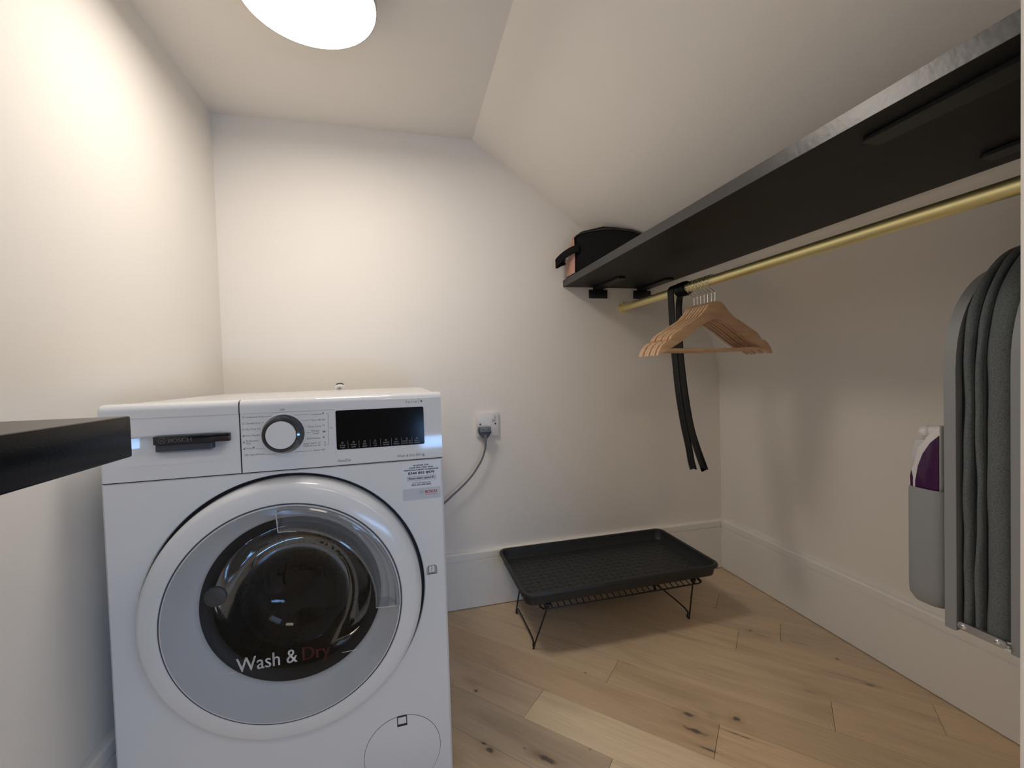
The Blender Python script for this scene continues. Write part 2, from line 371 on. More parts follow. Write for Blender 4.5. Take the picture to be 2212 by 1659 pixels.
for r in range(-27, 14):                    # row r lies between seams q(r-1) and q(r)
    q1 = -1.058 + PW*r; q0 = q1-PW
    js = list(JOINTS.get(r, []))
    if not js:
        p = -3.6 + rr.random()*0.9
        while p < 3.6: js.append(p); p += rr.uniform(.75, 1.25)
    else:
        while js[0] > -3.0: js.insert(0, js[0]-rr.uniform(.8, 1.2)); 
        while js[-1] < 3.5: js.append(js[-1]+rr.uniform(.8, 1.2))
    fixed = JOINTS.get(r)
    for i in range(len(js)-1):
        g = 0.00045
        c = [(js[i]+g, q0+g), (js[i+1]-g, q0+g), (js[i+1]-g, q1-g), (js[i]+g, q1-g)]
        poly = clip_poly([(p*UX+q*NX, p*UY+q*NY) for p, q in c], -W, 0, YR, 0)
        if len(poly) < 3: continue
        ar = abs(sum(poly[k][0]*poly[(k+1) % len(poly)][1]-poly[(k+1) % len(poly)][0]*poly[k][1] for k in range(len(poly))))/2
        if ar < 2e-4: continue
        cl = []
        for p in poly:
            if not cl or math.dist(cl[-1], p) > 1e-4: cl.append(p)
        if math.dist(cl[0], cl[-1]) < 1e-4: cl.pop()
        bm = bmesh.new(); add_prism(bm, cl, 'z', -.0125, 0.0, 0)
        te = [e for e in bm.edges if all(abs(v.co.z) < 1e-6 for v in e.verts)]
        bmesh.ops.bevel(bm, geom=te, offset=0.0005, segments=1, affect='EDGES', clamp_overlap=True)
        o = finish('plank', bm, M_oak, floor)
        nm = None
        if fixed and js[i] in fixed and r in ROWT:
            k = fixed.index(js[i]); 
            if k+1 < len(ROWT[r]): nm = ROWT[r][k+1]
        if fixed and js[i+1] == fixed[0] and r in ROWT: nm = ROWT[r][0]
        base = TINT[nm or rr.choice(['mid', 'mid', 'orange', 'grey', 'light', 'pink'])]
        f = rr.uniform(.96, 1.04); o.color = (base[0]*f, base[1]*f, base[2]*f, 1)

def wall_poly(name, pts, y0, y1):
    return prism(name, pts, 'y', y0, y1, M_wall, kind='structure')
section = [(-W, -.06), (0, -.06), (0, 1.005), (XC, HC), (-W, HC)]
wall_poly('wall_back', [(-W-.1, -.06), (.1, -.06), (.1, HC+.1), (-W-.1, HC+.1)], 0.0, .1)
box('wall_left', -W-.1, -W, YR, 0, -.06, HC+.1, M_wall, kind='structure')
box('wall_right', 0, .1, YR, 0, -.06, 1.10, M_wall, kind='structure')
NY0_ = -1.3118
# ceiling: flat part and sloping part, with an opening for the added blue fill over the landing
bm = bmesh.new()
add_box(bm, -W, XC, YR, 0, HC, HC+.1)
RX0, RX1, RY0, RY1 = -0.82, -0.30, -2.85, -2.05
def sl(xa, xb, ya, yb):
    b = bmesh.new(); t = .1
    q = [(xa, slope_z(xa)), (xb, slope_z(xb)), (xb, slope_z(xb)+t), (xa, slope_z(xa)+t)]
    add_prism(bm, q, 'y', ya, yb)
sl(XC, 0, RY1, 0); sl(XC, 0, YR, RY0); sl(XC, RX0, RY0, RY1); sl(RX1, 0, RY0, RY1)
ceil_o = finish('ceiling', bm, M_wall, kind='structure')
# plastered curve where the slope runs into the low right wall
bm = bmesh.new(); T = .17; dl = math.hypot(XC, HC-1.005); p0 = Vector((0, 1.005-T)); p1 = Vector((0, 1.005)); p2 = Vector((T*XC/dl, 1.005+T*(HC-1.005)/dl)); prev = None
for k in range(17):
    t = k/16; q = p0*(1-t)**2+p1*2*t*(1-t)+p2*t*t; q.x -= .0003*math.sin(math.pi*t)
    r_ = (bm.verts.new((q.x, -.0003, q.y)), bm.verts.new((q.x, NY0_, q.y)))
    if prev: bm.faces.new((prev[0], prev[1], r_[1], r_[0]))
    prev = r_
finish('cove', bm, M_wall, ceil_o, True)
# pier on the right that the shelf, the rail and the ironing board are fixed to
NY0, NX0 = -1.312, -0.732
prism('wall_front', [(NX0, 0), (0, 0), (0, 1.005), (NX0, slope_z(NX0))], 'y', NY0-.12, NY0, M_wall, bev=.002, kind='structure')
# rear wall of the landing with the low window
wx0, wx1, wz0, wz1 = -1.09, -0.12, 0.30, 0.50
bm = bmesh.new()
add_box(bm, -W-.1, wx0, YR-.1, YR, -.06, HC+.1); add_box(bm, wx1, .1, YR-.1, YR, -.06, HC+.1)
add_box(bm, wx0, wx1, YR-.1, YR, -.06, wz0); add_box(bm, wx0, wx1, YR-.1, YR, wz1, HC+.1)
finish('wall_rear', bm, M_wall, kind='structure')
bm = bmesh.new()
for a in ((wx0, wx1, wz0, wz0+.012), (wx0, wx1, wz1-.012, wz1), (wx0, wx0+.012, wz0+.012, wz1-.012), (wx1-.012, wx1, wz0+.012, wz1-.012)):
    add_box(bm, a[0], a[1], YR-.045, YR-.015, a[2], a[3])
win = finish('window_1', bm, M_trim, kind='structure')
box('pane', wx0+.012, wx1-.012, YR-.034, YR-.030, wz0+.012, wz1-.012, M_pane, win)

# baseboards: plain board with a thin groove and a narrow cap
HB = .212
prof = [(0, .003), (.018, .003), (.018, .1790), (.0135, .1800), (.0135, .1825), (.0170, .184), (.0170, .207), (.013, HB), (0, HB)]
e = .0002
prism('baseboard_back', [(-a-e, b) for a, b in prof], 'x', -W+e, -e, M_trim, kind='structure')
prism('baseboard_right', [(-a-e, b) for a, b in prof], 'y', NY0+e, -.018-2*e, M_trim, kind='structure')
prism('baseboard_left', [(-W+a+e, b) for a, b in prof], 'y', YR, -.018-2*e, M_trim, kind='structure')

# ------------------------------------------------------------------ washing machine
TH = 0.0232
wm = empty('washing_machine', (-1.271-.598*math.cos(TH), -.6907-.598*math.sin(TH), 0), TH)
tag(wm, 'white front-loading washer dryer with a round dark glass door, beside the left wall', 'washing machine')
CX, CZ, RO = .298, .445, .2475
# body shell, open at the front, and the front panel with its round opening
bm = bmesh.new()
BX0, BX1, BD = 0.0, .598, .555
add_box(bm, BX0, BX0+.004, .012, BD, .012, .835); add_box(bm, BX1-.004, BX1, .012, BD, .012, .835)
add_box(bm, BX0+.004, BX1-.004, BD-.004, BD, .012, .835); add_box(bm, BX0+.004, BX1-.004, .012, BD-.004, .012, .018)
finish('body', bm, M_enamel, wm)
bm = bmesh.new()
z0, z1 = .012, .7045
def rrect(x0, x1, z0, z1, r, n=5):
    P = []
    for (cx, cz, a) in ((x1-r, z1-r, 0), (x0+r, z1-r, 90), (x0+r, z0+r, 180), (x1-r, z0+r, 270)):
        for k in range(n+1):
            t = math.radians(a+90*k/n); P.append((cx+r*math.cos(t), cz+r*math.sin(t)))
    return P
outer = rrect(BX0, BX1, z0, z1, .002, 2)
def loop(P, y): return [bm.verts.new((p[0], y, p[1])) for p in P]
def edges(L): return [bm.edges.new((L[i], L[(i+1) % len(L)])) for i in range(len(L))]
O1 = loop(rrect(BX0+.004, BX1-.004, z0+.002, z1-.0015, .002, 2), 0.0)
circ = [(CX+(RO+.0080)*math.cos(2*math.pi*k/120), CZ+(RO+.0080)*math.sin(2*math.pi*k/120)) for k in range(120)]
I1 = loop(circ, 0.0)
bmesh.ops.triangle_fill(bm, use_beauty=True, edges=edges(O1)+edges(I1))
O2 = loop(outer, .004); O3 = loop(outer, .02)
for A, B in ((O1, O2), (O2, O3)):
    for i in range(len(A)): bm.faces.new((A[i], A[(i+1) % len(A)], B[(i+1) % len(B)], B[i]))
I2 = loop([(CX+(RO+.0065)*math.cos(2*math.pi*k/120), CZ+(RO+.0065)*math.sin(2*math.pi*k/120)) for k in range(120)], .0015)
I3 = loop([(CX+(RO+.0065)*math.cos(2*math.pi*k/120), CZ+(RO+.0065)*math.sin(2*math.pi*k/120)) for k in range(120)], .018)
for A, B in ((I1, I2), (I2, I3)):
    for i in range(120): bm.faces.new((A[i], A[(i+1) % 120], B[(i+1) % 120], B[i]))
finish('front_panel', bm, M_enamel, wm)
lathe_y('door_gap', [(RO+.0065, -.014), (RO-.006, -.014)], CX, CZ, M_gap, wm, 96)
box('panel_gap', .001, .597, .004, .03, .700, .708, M_gap, wm)
# top plate
bm = bmesh.new()
add_box(bm, 0, .598, .035, BD+.01, .812, .842, .006, 3)
add_box(bm, .014, .584, .05, BD-.004, .840, .8435, .0015, 1)
finish('top_plate', bm, M_enamel, wm, True)
# control panel: rounded top edge, fine ledge under the top strip
def panel_profile(step):
    P = [(.05, .7065), (.002, .7065)]
    if step: P += [(.0018, .708), (.0018, .8178), (.0, .8192)]
    else: P += [(.0, .7085)]
    for k in range(7):
        t = math.radians(180-90*k/6); P.append((.013+.013*math.cos(t), .832+.013*math.sin(t)))
    P += [(.05, .845)]
    return P
cp = empty('control_panel', (0, 0, 0)); cp.parent = wm
bm = bmesh.new()
add_prism(bm, panel_profile(True), 'x', .2212, .389); add_prism(bm, panel_profile(False), 'x', .389, .5965, .0)
b2 = bmesh.new(); add_prism(b2, panel_profile(False), 'x', .5965, .598); merge(bm, b2)
cpm = finish('control_panel', bm, M_panel, wm, True)
D.objects.remove(cp)
box('split_gap', .2185, .2215, .003, .03, .7075, .840, M_gap, wm)
# detergent drawer: sculpted scoop with the black grip bar
bm = bmesh.new()
NXg, NZg = 84, 60
def sst(a, b, x):
    t = min(1, max(0, (x-a)/(b-a))); return t*t*(3-2*t)
def drawer_d(x, z):
    d = 0.0
    if z < .8185: d = .0018
    # scoop under the bar
    top = .7845; bot = .7355
    if bot < z < top+.002 and x < .212:
        sx = sst(.008, .075, x)*(1-sst(.172, .206, x))
        t = (z-bot)/(top-bot)
        depth = .018*sst(0, .55, t)*(1 - sst(.97, 1.02, t))
        d += depth*sx
    if .7315 < z < .7365 and .03 < x < .21: d -= .0012*math.sin(math.pi*(z-.7315)/.005)*sst(.03, .05, x)*(1-sst(.19, .21, x))
    if z > .832: d = .013-math.sqrt(max(0, .013**2-(z-.832)**2))
    return d
G = []
for j in range(NZg+1):
    z = .7065+(.845-.7065)*j/NZg
    if j == NZg: z = .845
    row = []
    for i in range(NXg+1):
        x = .0005+(.2188-.0005)*i/NXg
        d = drawer_d(x, z)
        ex = 0.003*max(0, 1-(x/.004))**2
        row.append(bm.verts.new((x, d+ex, z)))
    G.append(row)
for j in range(NZg):
    for i in range(NXg): bm.faces.new((G[j][i], G[j][i+1], G[j+1][i+1], G[j+1][i]))
def strip(vs, dy):
    nv = [bm.verts.new((v.co.x, .05, v.co.z)) for v in vs]
    for i in range(len(vs)-1): bm.faces.new((vs[i], vs[i+1], nv[i+1], nv[i]))
strip(G[0], 0); strip(G[-1], 0); strip([r[0] for r in G], 0); strip([r[-1] for r in G], 0)
drw = finish('detergent_drawer', bm, M_panel, wm, True)
box('grip_bar', .0835, .2045, -.006, .006, .7700, .7850, M_blackbar, drw, .0012, 2, True, label='glossy black grip bar with raised lettering')
box('grip_recess', .0820, .1725, .0035, .02, .7560, .7700, M_cup, drw, .002)
bm = bmesh.new()
add_text(bm, 'BOSCH', .1075, .7738, .036, -.0063, .0072, bold=.0004)
add_ring(bm, .0975, .7775, .0052, .0009, -.0063); add_line(bm, .0955, .7748, .0955, .7802, -.0063, .0008); add_line(bm, .0995, .7748, .0995, .7802, -.0063, .0008); add_line(bm, .0955, .7775, .0995, .7775, -.0063, .0008)
finish('lettering', bm, mat('raised_letter_grey', (.11, .11, .115), .3), drw)
# knob
KX, KZ = .2945, .7765
kn = lathe_y('dial', [(.0375, -.004), (.0375, .003), (.036, .006), (.0345, .016), (.0325, .0215), (.0285, .0225), (.0265, .0205)], KX, KZ, M_dialchrome, wm, 64, label='round programme dial with chrome ring')
lathe_y('dial_cap', [(.0265, .018), (.0265, .0215), (.0255, .0228), (0, .0232)], KX, KZ, M_panel, kn, 64)
lathe_y('dial_seat', [(.0405, -.004), (.0402, .0), (.0385, .0012), (.0375, .0012)], KX, KZ, M_panel, kn, 64)
# display
prism('display', rrect(.3895, .5615, .7380, .8165, .003), 'y', -.0009, .01, M_display, cpm, .0004, 1, label='black touch display with eight key captions')
# printed lettering
bm = bmesh.new(); Y = .00165
for (s, x, z, wd) in [('Intensive Dry', .2311, .8103, .0296), ('Gentle Dry', .2304, .7984, .0247), ('My Time Dry', .2296, .7871, .0270), ('Iron Assist', .2290, .7753, .0240),
    ('Delicates/', .2293, .7649, .0215), ('Silk', .2293, .7602, .0078), ('Wool', .2290, .7508, .0105), ('Spin/Drain', .2352, .7385, .024), ('Cottons', .3449, .8097, .0181),
    ('Eco 40-60', .3461, .7984, .0234), ('Easy Care', .3395, .786, .0222), ('Mixed', .3439, .7771, .0136), ('Load', .3459, .7721, .0108), ('Sportswear', .3347, .7627, .0257),
    ("Super Quick 15'", .3285, .753, .0315), ("Wash & Dry 60'", .3280, .7482, .0315), ("Rinse +60'", .3471, .7387, .0204)]:
    add_text(bm, s, x, z, wd, Y, .0034)
for l in [(.2612, .8112, .2770, .8115), (.2561, .8003, .2612, .8006), (.2592, .7384, .2818, .7387), (.3143, .8117, .3425, .8115), (.3274, .8006, .345, .8004), (.3343, .7883, .3385, .7882),
          (.3348, .7761, .3421, .7756), (.3115, .7393, .3447, .7397), (.2449, .7507, .2602, .7501), (.3715, .8115, .3752, .8116), (.3752, .8116, .3746, .7502), (.3709, .7502, .3746, .7502), (.3765, .7827, .3775, .7827)]:
    add_line(bm, *l, Y, .0005)
for (x, z) in ((.2262, .8122), (.2258, .8), (.2255, .7888), (.3807, .7825), (.3665, .7888), (.3675, .7545), (.3675, .749), (.2272, .740), (.2305, .740)):
    add_ring(bm, x, z, .0016, .0005, Y, seg=14)
for (x, z) in ((.3665, .8125), (.3655, .7760), (.3685, .7760), (.3660, .7650), (.2258, .7765), (.2258, .7640), (.2262, .7520), (.2420, .7535)):
    add_ring(bm, x, z, .0013, .0011, Y, 20, 320, seg=12)
finish('programme_lettering', bm, M_print, cpm, kind='stuff')
bm = bmesh.new(); Y = -.00025
add_text(bm, 'Off', .2900, .8216, .0080, Y, .0034)
add_text(bm, 'S e r i e', .5259, .8253, .0222, Y, .0058); add_text(bm, '4', .5550, .8253, .0044, Y, .0058, bold=.0002); add_line(bm, .5513, .8235, .5513, .8330, Y, .0004)
add_text(bm, 'AutoDry', .3905, .7135, .0245, Y, .0056); add_text(bm, 'Wash & Dry 8/5 kg', .5050, .7137, .0556, Y, .0052)
finish('model_lettering', bm, M_print, cpm, kind='stuff')
bm = bmesh.new(); Y = -.0012
for i, (x, a, b) in enumerate([(.4003, 'Drying', 'Target'), (.4213, 'Temper-', 'ature'), (.4425, 'Spin', 'Speed'), (.4628, 'Pre-', 'wash'), (.4842, 'Reduced', 'Ironing'), (.5045, 'Speed', 'Perfect'), (.5255, 'Finish in/', 'Confirm Dry'), (.5462, 'Start/', 'Reload')]):
    for s, z in ((a, .7455), (b, .7412)):
        wd = len(s)*.00162; add_text(bm, s, x-wd/2, z, wd, Y, .0028)
    add_ring(bm, x, .7515, .0017, .0005, Y, seg=14)
    if i < 7: add_line(bm, x+.0105, .7395, x+.0105, .755, Y, .0004)
finish('key_captions', bm, M_print_lt, cpm)
# sticker
stk = box('sticker', .5150, .5915, .6190, .6975, -.0004, 0, mat('sticker_silver', (.62, .64, .67), .3), wm, label='silver guarantee sticker below the display')
stk.data.transform(Matrix.Identity(4))
D.objects.remove(stk)
stk = box('sticker', .5140, .5915, -.0004, .001, .6215, .6985, mat('sticker_pale', (.70, .72, .75), .3), wm, label='pale guarantee sticker with a phone number')
bm = bmesh.new(); Y = -.0006
add_quad(bm, .5226, .583, .6615, .6722, Y); add_quad(bm, .5141, .5914, .6216, .6455, Y)
finish('sticker_band', bm, mat('sticker_grey', (.52, .54, .57), .35), stk)
bm = bmesh.new(); Y = -.0008
for (s, x, z, wd, h, bo) in [('REGISTER FOR', .5364, .6923, .0321, .0030, .00018), ('YOUR FREE TWO YEAR', .5275, .6876, .0498, .0030, .00018), ("MANUFACTURER'S GUARANTEE", .5178, .6829, .0708, .0030, .00018),
    ('0344 892 8979', .5259, .6750, .0534, .0056, .0003), ('Please select option 8', .5267, .6652, .0507, .0036, .00022), ('www.bosch-home.co.uk', .5335, .6562, .0379, .0022, .0001), ('ROI (01) 450 2655', .5326, .6512, .0394, .0032, .0002)]:
    add_text(bm, s, x, z, wd, Y, h, bo)
finish('sticker_lettering', bm, M_print_black, stk)
bm = bmesh.new(); add_text(bm, 'BOSCH', .5593, .6340, .0236, Y, .0058, .0003); add_text(bm, 'Invented for life', .5598, .6302, .0232, Y, .0018, .0001)
finish('sticker_red_lettering', bm, M_print_red, stk)
bm = bmesh.new(); add_ring(bm, .5515, .6370, .0035, .0008, Y, seg=24); add_line(bm, .5500, .6350, .5500, .6390, Y, .0007); add_line(bm, .5530, .6350, .5530, .6390, Y, .0007); add_line(bm, .5500, .6370, .5530, .6370, Y, .0007)
finish('sticker_emblem', bm, M_print_lt, stk)
# open book symbol
bm = bmesh.new(); Y = -.0003
for l in [(.5575, .4600, .5575, .4735), (.5595, .4612, .5595, .4760), (.5615, .4628, .5615, .4780), (.5615, .4780, .5665, .4782), (.5665, .4782, .5675, .4770), (.5675, .4770, .5685, .4782), (.5685, .4782, .5740, .4782), (.5740, .4782, .5740, .4630),
          (.5675, .4625, .5675, .4770), (.5615, .4628, .5665, .4630), (.5685, .4630, .5740, .4630), (.5760, .4612, .5760, .4765), (.5780, .4600, .5780, .4740), (.5575, .4600, .5780, .4600), (.5575, .4735, .5615, .4780), (.5740, .4782, .5780, .4740), (.5595, .4612, .5760, .4612)]:
    add_line(bm, *l, Y, .0009)
finish('book_symbol', bm, M_print_black, wm)
# pump flap
fl = lathe_y('pump_flap', [(.0772, -.0005), (.0772, .0006), (.0762, .0009), (0, .0009)], .4955, .093, M_enamel, wm, 72)
lathe_y('flap_gap', [(.0780, .0002), (.0770, .0002)], .4955, .093, M_gap, fl, 72)
bm = bmesh.new(); 
for l in ((.4865, .4865, .1520, .1690), (.5050, .5050, .1520, .1690)): add_box(bm, l[0]-.0009, l[1]+.0009, -.0013, 0, l[2], l[3])
add_box(bm, .4865, .5050, -.0013, 0, .1680, .1705); add_box(bm, .4856, .5059, -.0013, 0, .1490, .1535)
finish('flap_slot', bm, M_gap, fl)
# feet
for (x, y) in ((.05, .06), (.548, .06), (.05, .50), (.548, .50)):
    bm = bmesh.new(); bmesh.ops.create_cone(bm, cap_ends=True, segments=16, radius1=.02, radius2=.017, depth=.013, matrix=Matrix.Translation((x, y, .0065)))
    finish('foot', bm, M_rubber, wm)
# door
door = lathe_y('door', [(.2470, -.012), (.2470, .010), (.2458, .022), (.2432, .0300), (.2390, .0350), (.2340, .0372), (.222, .0400), (.2100, .0424), (.2076, .0424), (.2064, .0410), (.2064, .030)], CX, CZ, M_enamel, wm, 144, label='round white door with clear cover and dark porthole')
lathe_y('seam_ring', [(.2066, .0408), (.2038, .0408), (.2038, .030)], CX, CZ, mat('seam_grey', (.055, .058, .07), .4), door, 128)
lathe_y('inner_ring', [(.2040, .0405), (.2034, .0425), (.2015, .0425), (.2000, .0400), (.1900, .0240), (.1800, .0080), (.1700, -.0070), (.1655, -.0125), (.1645, -.0180), (.1640, -.028)], CX, CZ, M_panel, door, 128)
lathe_y('porthole_rim', [(.1650, -.0165), (.158, -.0185), (.150, -.0215), (.1445, -.027), (.1440, -.05)], CX, CZ, M_rubber, door, 96, label='dark border of the porthole')
lathe_y('porthole_glass', [(.1450, -.0255), (.1410, -.0320), (.134, -.046), (.124, -.064), (.110, -.082), (.090, -.098), (.060, -.110), (.030, -.115), (0, -.116)], CX, CZ, M_bowl, door, 96, label='bulging dark glass bowl')
lathe_y('door_cover', [(.2034, .0424), (.198, .0440), (.16, .0462), (.08, .0485), (0, .0490)], CX, CZ, M_clear, door, 96, label='clear outer cover')
lathe_y('gasket', [(.1445, -.045), (.158, -.055), (.160, -.075), (.170, -.085)], CX, CZ, M_rubber, wm, 72)
# clear grip pocket from the top to the right of the door
bm = bmesh.new()
add_lathe_y(bm, [(.2000, .0475), (.2015, .0505), (.1985, .0520), (.1955, .0500), (.1930, .0250), (.1880, .0120), (.1700, .0100), (.1640, .0140), (.1620, .0440), (.1600, .0500), (.1575, .0505), (.1560, .0480)], CX, CZ, 48, 0, math.radians(-4), math.radians(93))
for a in (-4, 93):
    t = math.radians(a); c, s = math.cos(t), math.sin(t)
    vs = [bm.verts.new((CX+r*c, -d, CZ+r*s)) for r, d in ((.1985, .052), (.1930, .025), (.188, .012), (.170, .010), (.164, .014), (.1600, .050))]
    bm.faces.new(vs)
finish('grip_pocket', bm, M_grip, door, True, label='clear plastic grip pocket')
M_edge = mat_clear('clear_edge', (.8, .82, .85), white=.45, rough=.05, gloss=3)
for a in (-4, 93):
    bm = bmesh.new()
    t = math.radians(a); c, s = math.cos(t), math.sin(t)
    add_tube(bm, [(CX+r*c, -d, CZ+r*s) for r, d in ((.1995, .052), (.180, .0525), (.1575, .0515))], .0011, 6)
    finish('grip_edge', bm, M_edge, door, True)
bm = bmesh.new()
add_tube(bm, [(CX+.1575*math.cos(math.radians(a)), -.0515, CZ+.1575*math.sin(math.radians(a))) for a in (93, 88, 82)], .0009, 6)
finish('grip_edge', bm, M_edge, door, True)
bm = bmesh.new(); add_text(bm, 'Wash &', .2125, .3560, .1000, -.0490, .0265, .0002)
finish('door_lettering', bm, M_print_white, door)
for l in ((.3905, .3570, .4180, .3575), (.2020, .3570, .2100, .3572)):
    bm = bmesh.new(); add_line(bm, *l, -.0490, .0008); finish('door_dash', bm, M_print_white, door)
bm = bmesh.new(); add_text(bm, 'Dry', .3215, .3560, .0480, -.0490, .0265, .0004); finish('door_red_lettering', bm, M_print_dkred, door)
lathe_y('hinge_cap', [(.0200, -.021), (.0190, -.0175), (.0175, -.0165), (0, -.0165)], .160, .470, mat('cap_grey', (.05, .05, .052), .45), door, 32)
# drum with three paddles
bm = bmesh.new()
add_lathe_y(bm, [(.165, -.080), (.195, -.083), (.235, -.095), (.238, -.110), (.238, -.40), (.225, -.42), (0, -.43)], CX, CZ, 72)
drum = finish('drum', bm, M_drum, wm, True)
for a in (80, 200, 320):
    t = math.radians(a); m4 = Matrix.Translation((CX, 0, CZ)) @ Matrix.Rotation(-t, 4, 'Y')
    bm = bmesh.new(); add_prism(bm, [(.238, -.035), (.19, -.012), (.178, 0), (.19, .012), (.238, .035)], 'y', .115, .41, .004, 2, m4)
    finish('paddle', bm, M_steel, drum, True)

# power cable and plug (the cable belongs to the machine)
plug_c = (-1.057, 0)
cab = [(-1.0565, -.040, .640), (-1.057, -.036, .610), (-1.068, -.032, .570), (-1.088, -.031, .535), (-1.113, -.031, .502), (-1.148, -.031, .468), (-1.185, -.031, .438), (-1.214, -.032, .415), (-1.30, -.04, .36), (-1.42, -.05, .33)]
inv = (Matrix.Translation(wm.location) @ Matrix.Rotation(TH, 4, 'Z')).inverted()
tube('power_cable', [inv @ p for p in smooth_path(cab, 8)], .0036, M_cable, wm, 12, label='grey power cable')
pl = empty('plug', (-1.057, -.012, .66)); tag(pl, 'grey three-pin plug pushed into the wall socket beside the washing machine', 'plug')
bm = bmesh.new()
add_prism(bm, [(-.0215, .022), (.0195, .022), (.0235, .010), (.0235, .001), (.013, -.012), (.0075, -.019), (-.0065, -.019), (-.012, -.012), (-.0235, .001), (-.0235, .012)], 'y', -.030, -.0005, .003, 2)
finish('plug_body', bm, M_plugdk, pl, True)
box('plug_face', -.0200, .0215, -.0345, -.029, .0045, .0245, M_plug, pl, .0025, 2, True)
bm = bmesh.new()
for k in range(7): add_tube(bm, [(0, -.027, -.010-.0042*k), (0, -.027, -.0130-.0042*k)], [.0068-.0004*k]*2, 14)
add_tube(bm, [(0, -.027, -.004), (0, -.027, -.036)], [.0066, .0042], 12)
finish('strain_relief', bm, M_plug, pl, True)
bm = bmesh.new()
for x in (-.008, .011): bmesh.ops.create_uvsphere(bm, u_segments=10, v_segments=6, radius=.0018, matrix=Matrix.Translation((x, -.0342, .0150)))
finish('screw', bm, M_gap, pl, True)
# socket
so = empty('wall_socket', (-1.0415, 0, .689)); tag(so, 'white single switched wall socket on the back wall right of the washing machine', 'socket')
bm = bmesh.new(); add_box(bm, -.043, .043, -.0115, -.0003, -.045, .045, .002, 2); finish('face_plate', bm, M_socket, so, True)
box('rocker_switch', .0155, .0275, -.0165, -.0118, .0155, .0400, M_white, so, .0012, 2, True)
for x in (-.0285, .030):
    bm = bmesh.new(); add_lathe_y(bm, [(.0032, -.0005), (.0032, .0006), (.0015, .0006), (.0012, -.0002), (0, -.0002)], x, .002, 14, -.0117); finish('plate_screw', bm, mat('screw_dark', (.08, .08, .09), .4, metal=.7), so)

# little hose end behind the machine
ho = empty('drain_hose', (-1.555, -.045, .55)); tag(ho, 'pale hose bend with a dark end peeping over the back of the washing machine', 'hose')
tube('hose', smooth_path([(-.02, 0, .0), (-.02, 0, .20), (-.012, 0, .288), (0, 0, .302), (.012, 0, .288), (.02, 0, .20), (.02, 0, .0)], 6), .0085, M_socket, ho, 12)
tube('hose_clip', [(-.012, 0, .3085), (-.006, 0, .3125), (.006, 0, .3125), (.012, 0, .3085)], .0022, M_cup, ho, 8, label='dark clip')
bm = bmesh.new(); add_box(bm, -.035, .035, .01, .044, -.03, .0); finish('spigot', bm, M_socket, ho)

# ------------------------------------------------------------------ black slab at the left
sl_o = box('black_worktop', -W+.0005, -1.5925, -2.35, -1.141, .8140, .852, M_worktop, None, .0018, 2, True)
tag(sl_o, 'thick black slab shelf projecting from the left wall in the foreground', 'shelf')

# ------------------------------------------------------------------ shelf, brackets, rail
shf = prism('shelf', [(-.7180, 1.2155), (-.333, 1.2155), (-.3655, 1.2405), (-.7180, 1.2405)], 'y', NY0+.0005, -.0005, M_shelf, None, .0006, 1)
box('edge_band', -.7192, -.7180, NY0+.0005, -.0005, 1.2153, 1.2407, M_edgeband, shf, .0003, 1, label='glossier edge band')
tag(shf, 'long charcoal shelf running along the sloping ceiling above the brass rail', 'shelf')
def bracket(x, y_wall, sgn, label):
    b = empty('shelf_bracket', (x, y_wall, 1.2155)); tag(b, label, 'bracket', 'black brackets under the charcoal shelf')
    def yy(a, bb): return (min(sgn*a, sgn*bb), max(sgn*a, sgn*bb))
    a0, a1 = yy(.0005, .0075)
    box('wall_plate', -.0405, .0405, a0, a1, -.0435, -.0090, M_black, b, .003, 2, True)
    bm = bmesh.new(); add_prism(bm, rr_arm(sgn), 'z', -.0068, -.0003, .0012, 1); finish('arm', bm, M_black, b)
    bm = bmesh.new(); add_box(bm, -.021, .021, a0, a1, -.012, -.0003); finish('neck', bm, M_black, b)
def rr_arm(s):
    P = [(-.021, .0006), (-.021, .03), (-.0175, .195), (-.013, .201), (.013, .201), (.0175, .195), (.021, .03), (.021, .0006)]
    return [(x, s*y) for x, y in P]
bracket(-.570, 0, -1, 'black bracket on the back wall nearer the front edge of the shelf')
bracket(-.372, 0, -1, 'black bracket on the back wall beside the brass rail, close to the sloping ceiling')
bracket(-.655, NY0, 1, 'black bracket arm under the near end of the shelf, towards its front edge')
bracket(-.405, NY0, 1, 'black bracket arm under the near end of the shelf, towards the slope')
rail = empty('clothes_rail', (-.46, 0, 1.135)); tag(rail, 'brass clothes rail under the charcoal shelf', 'rail')
RR = .0138
bm = bmesh.new(); add_tube(bm, [(0, NY0+.0005, 0), (0, -.004, 0)], RR, 32); finish('rod', bm, M_brass, rail, True)
bm = bmesh.new(); add_tube(bm, [(0, -.0004, 0), (0, -.004, 0)], .0195, 32); add_tube(bm, [(0, -.004, 0), (0, -.018, 0)], .0152, 32)
add_tube(bm, [(-.004, -.004, .014), (-.004, -.011, .0205)], .003, 8)
finish('end_socket', bm, M_brass, rail, True)
bm = bmesh.new(); add_tube(bm, [(0, NY0+.0006, 0), (0, NY0+.004, 0)], .0195, 32); add_tube(bm, [(0, NY0+.004, 0), (0, NY0+.018, 0)], .0152, 32); finish('end_socket', bm, M_brass, rail, True)

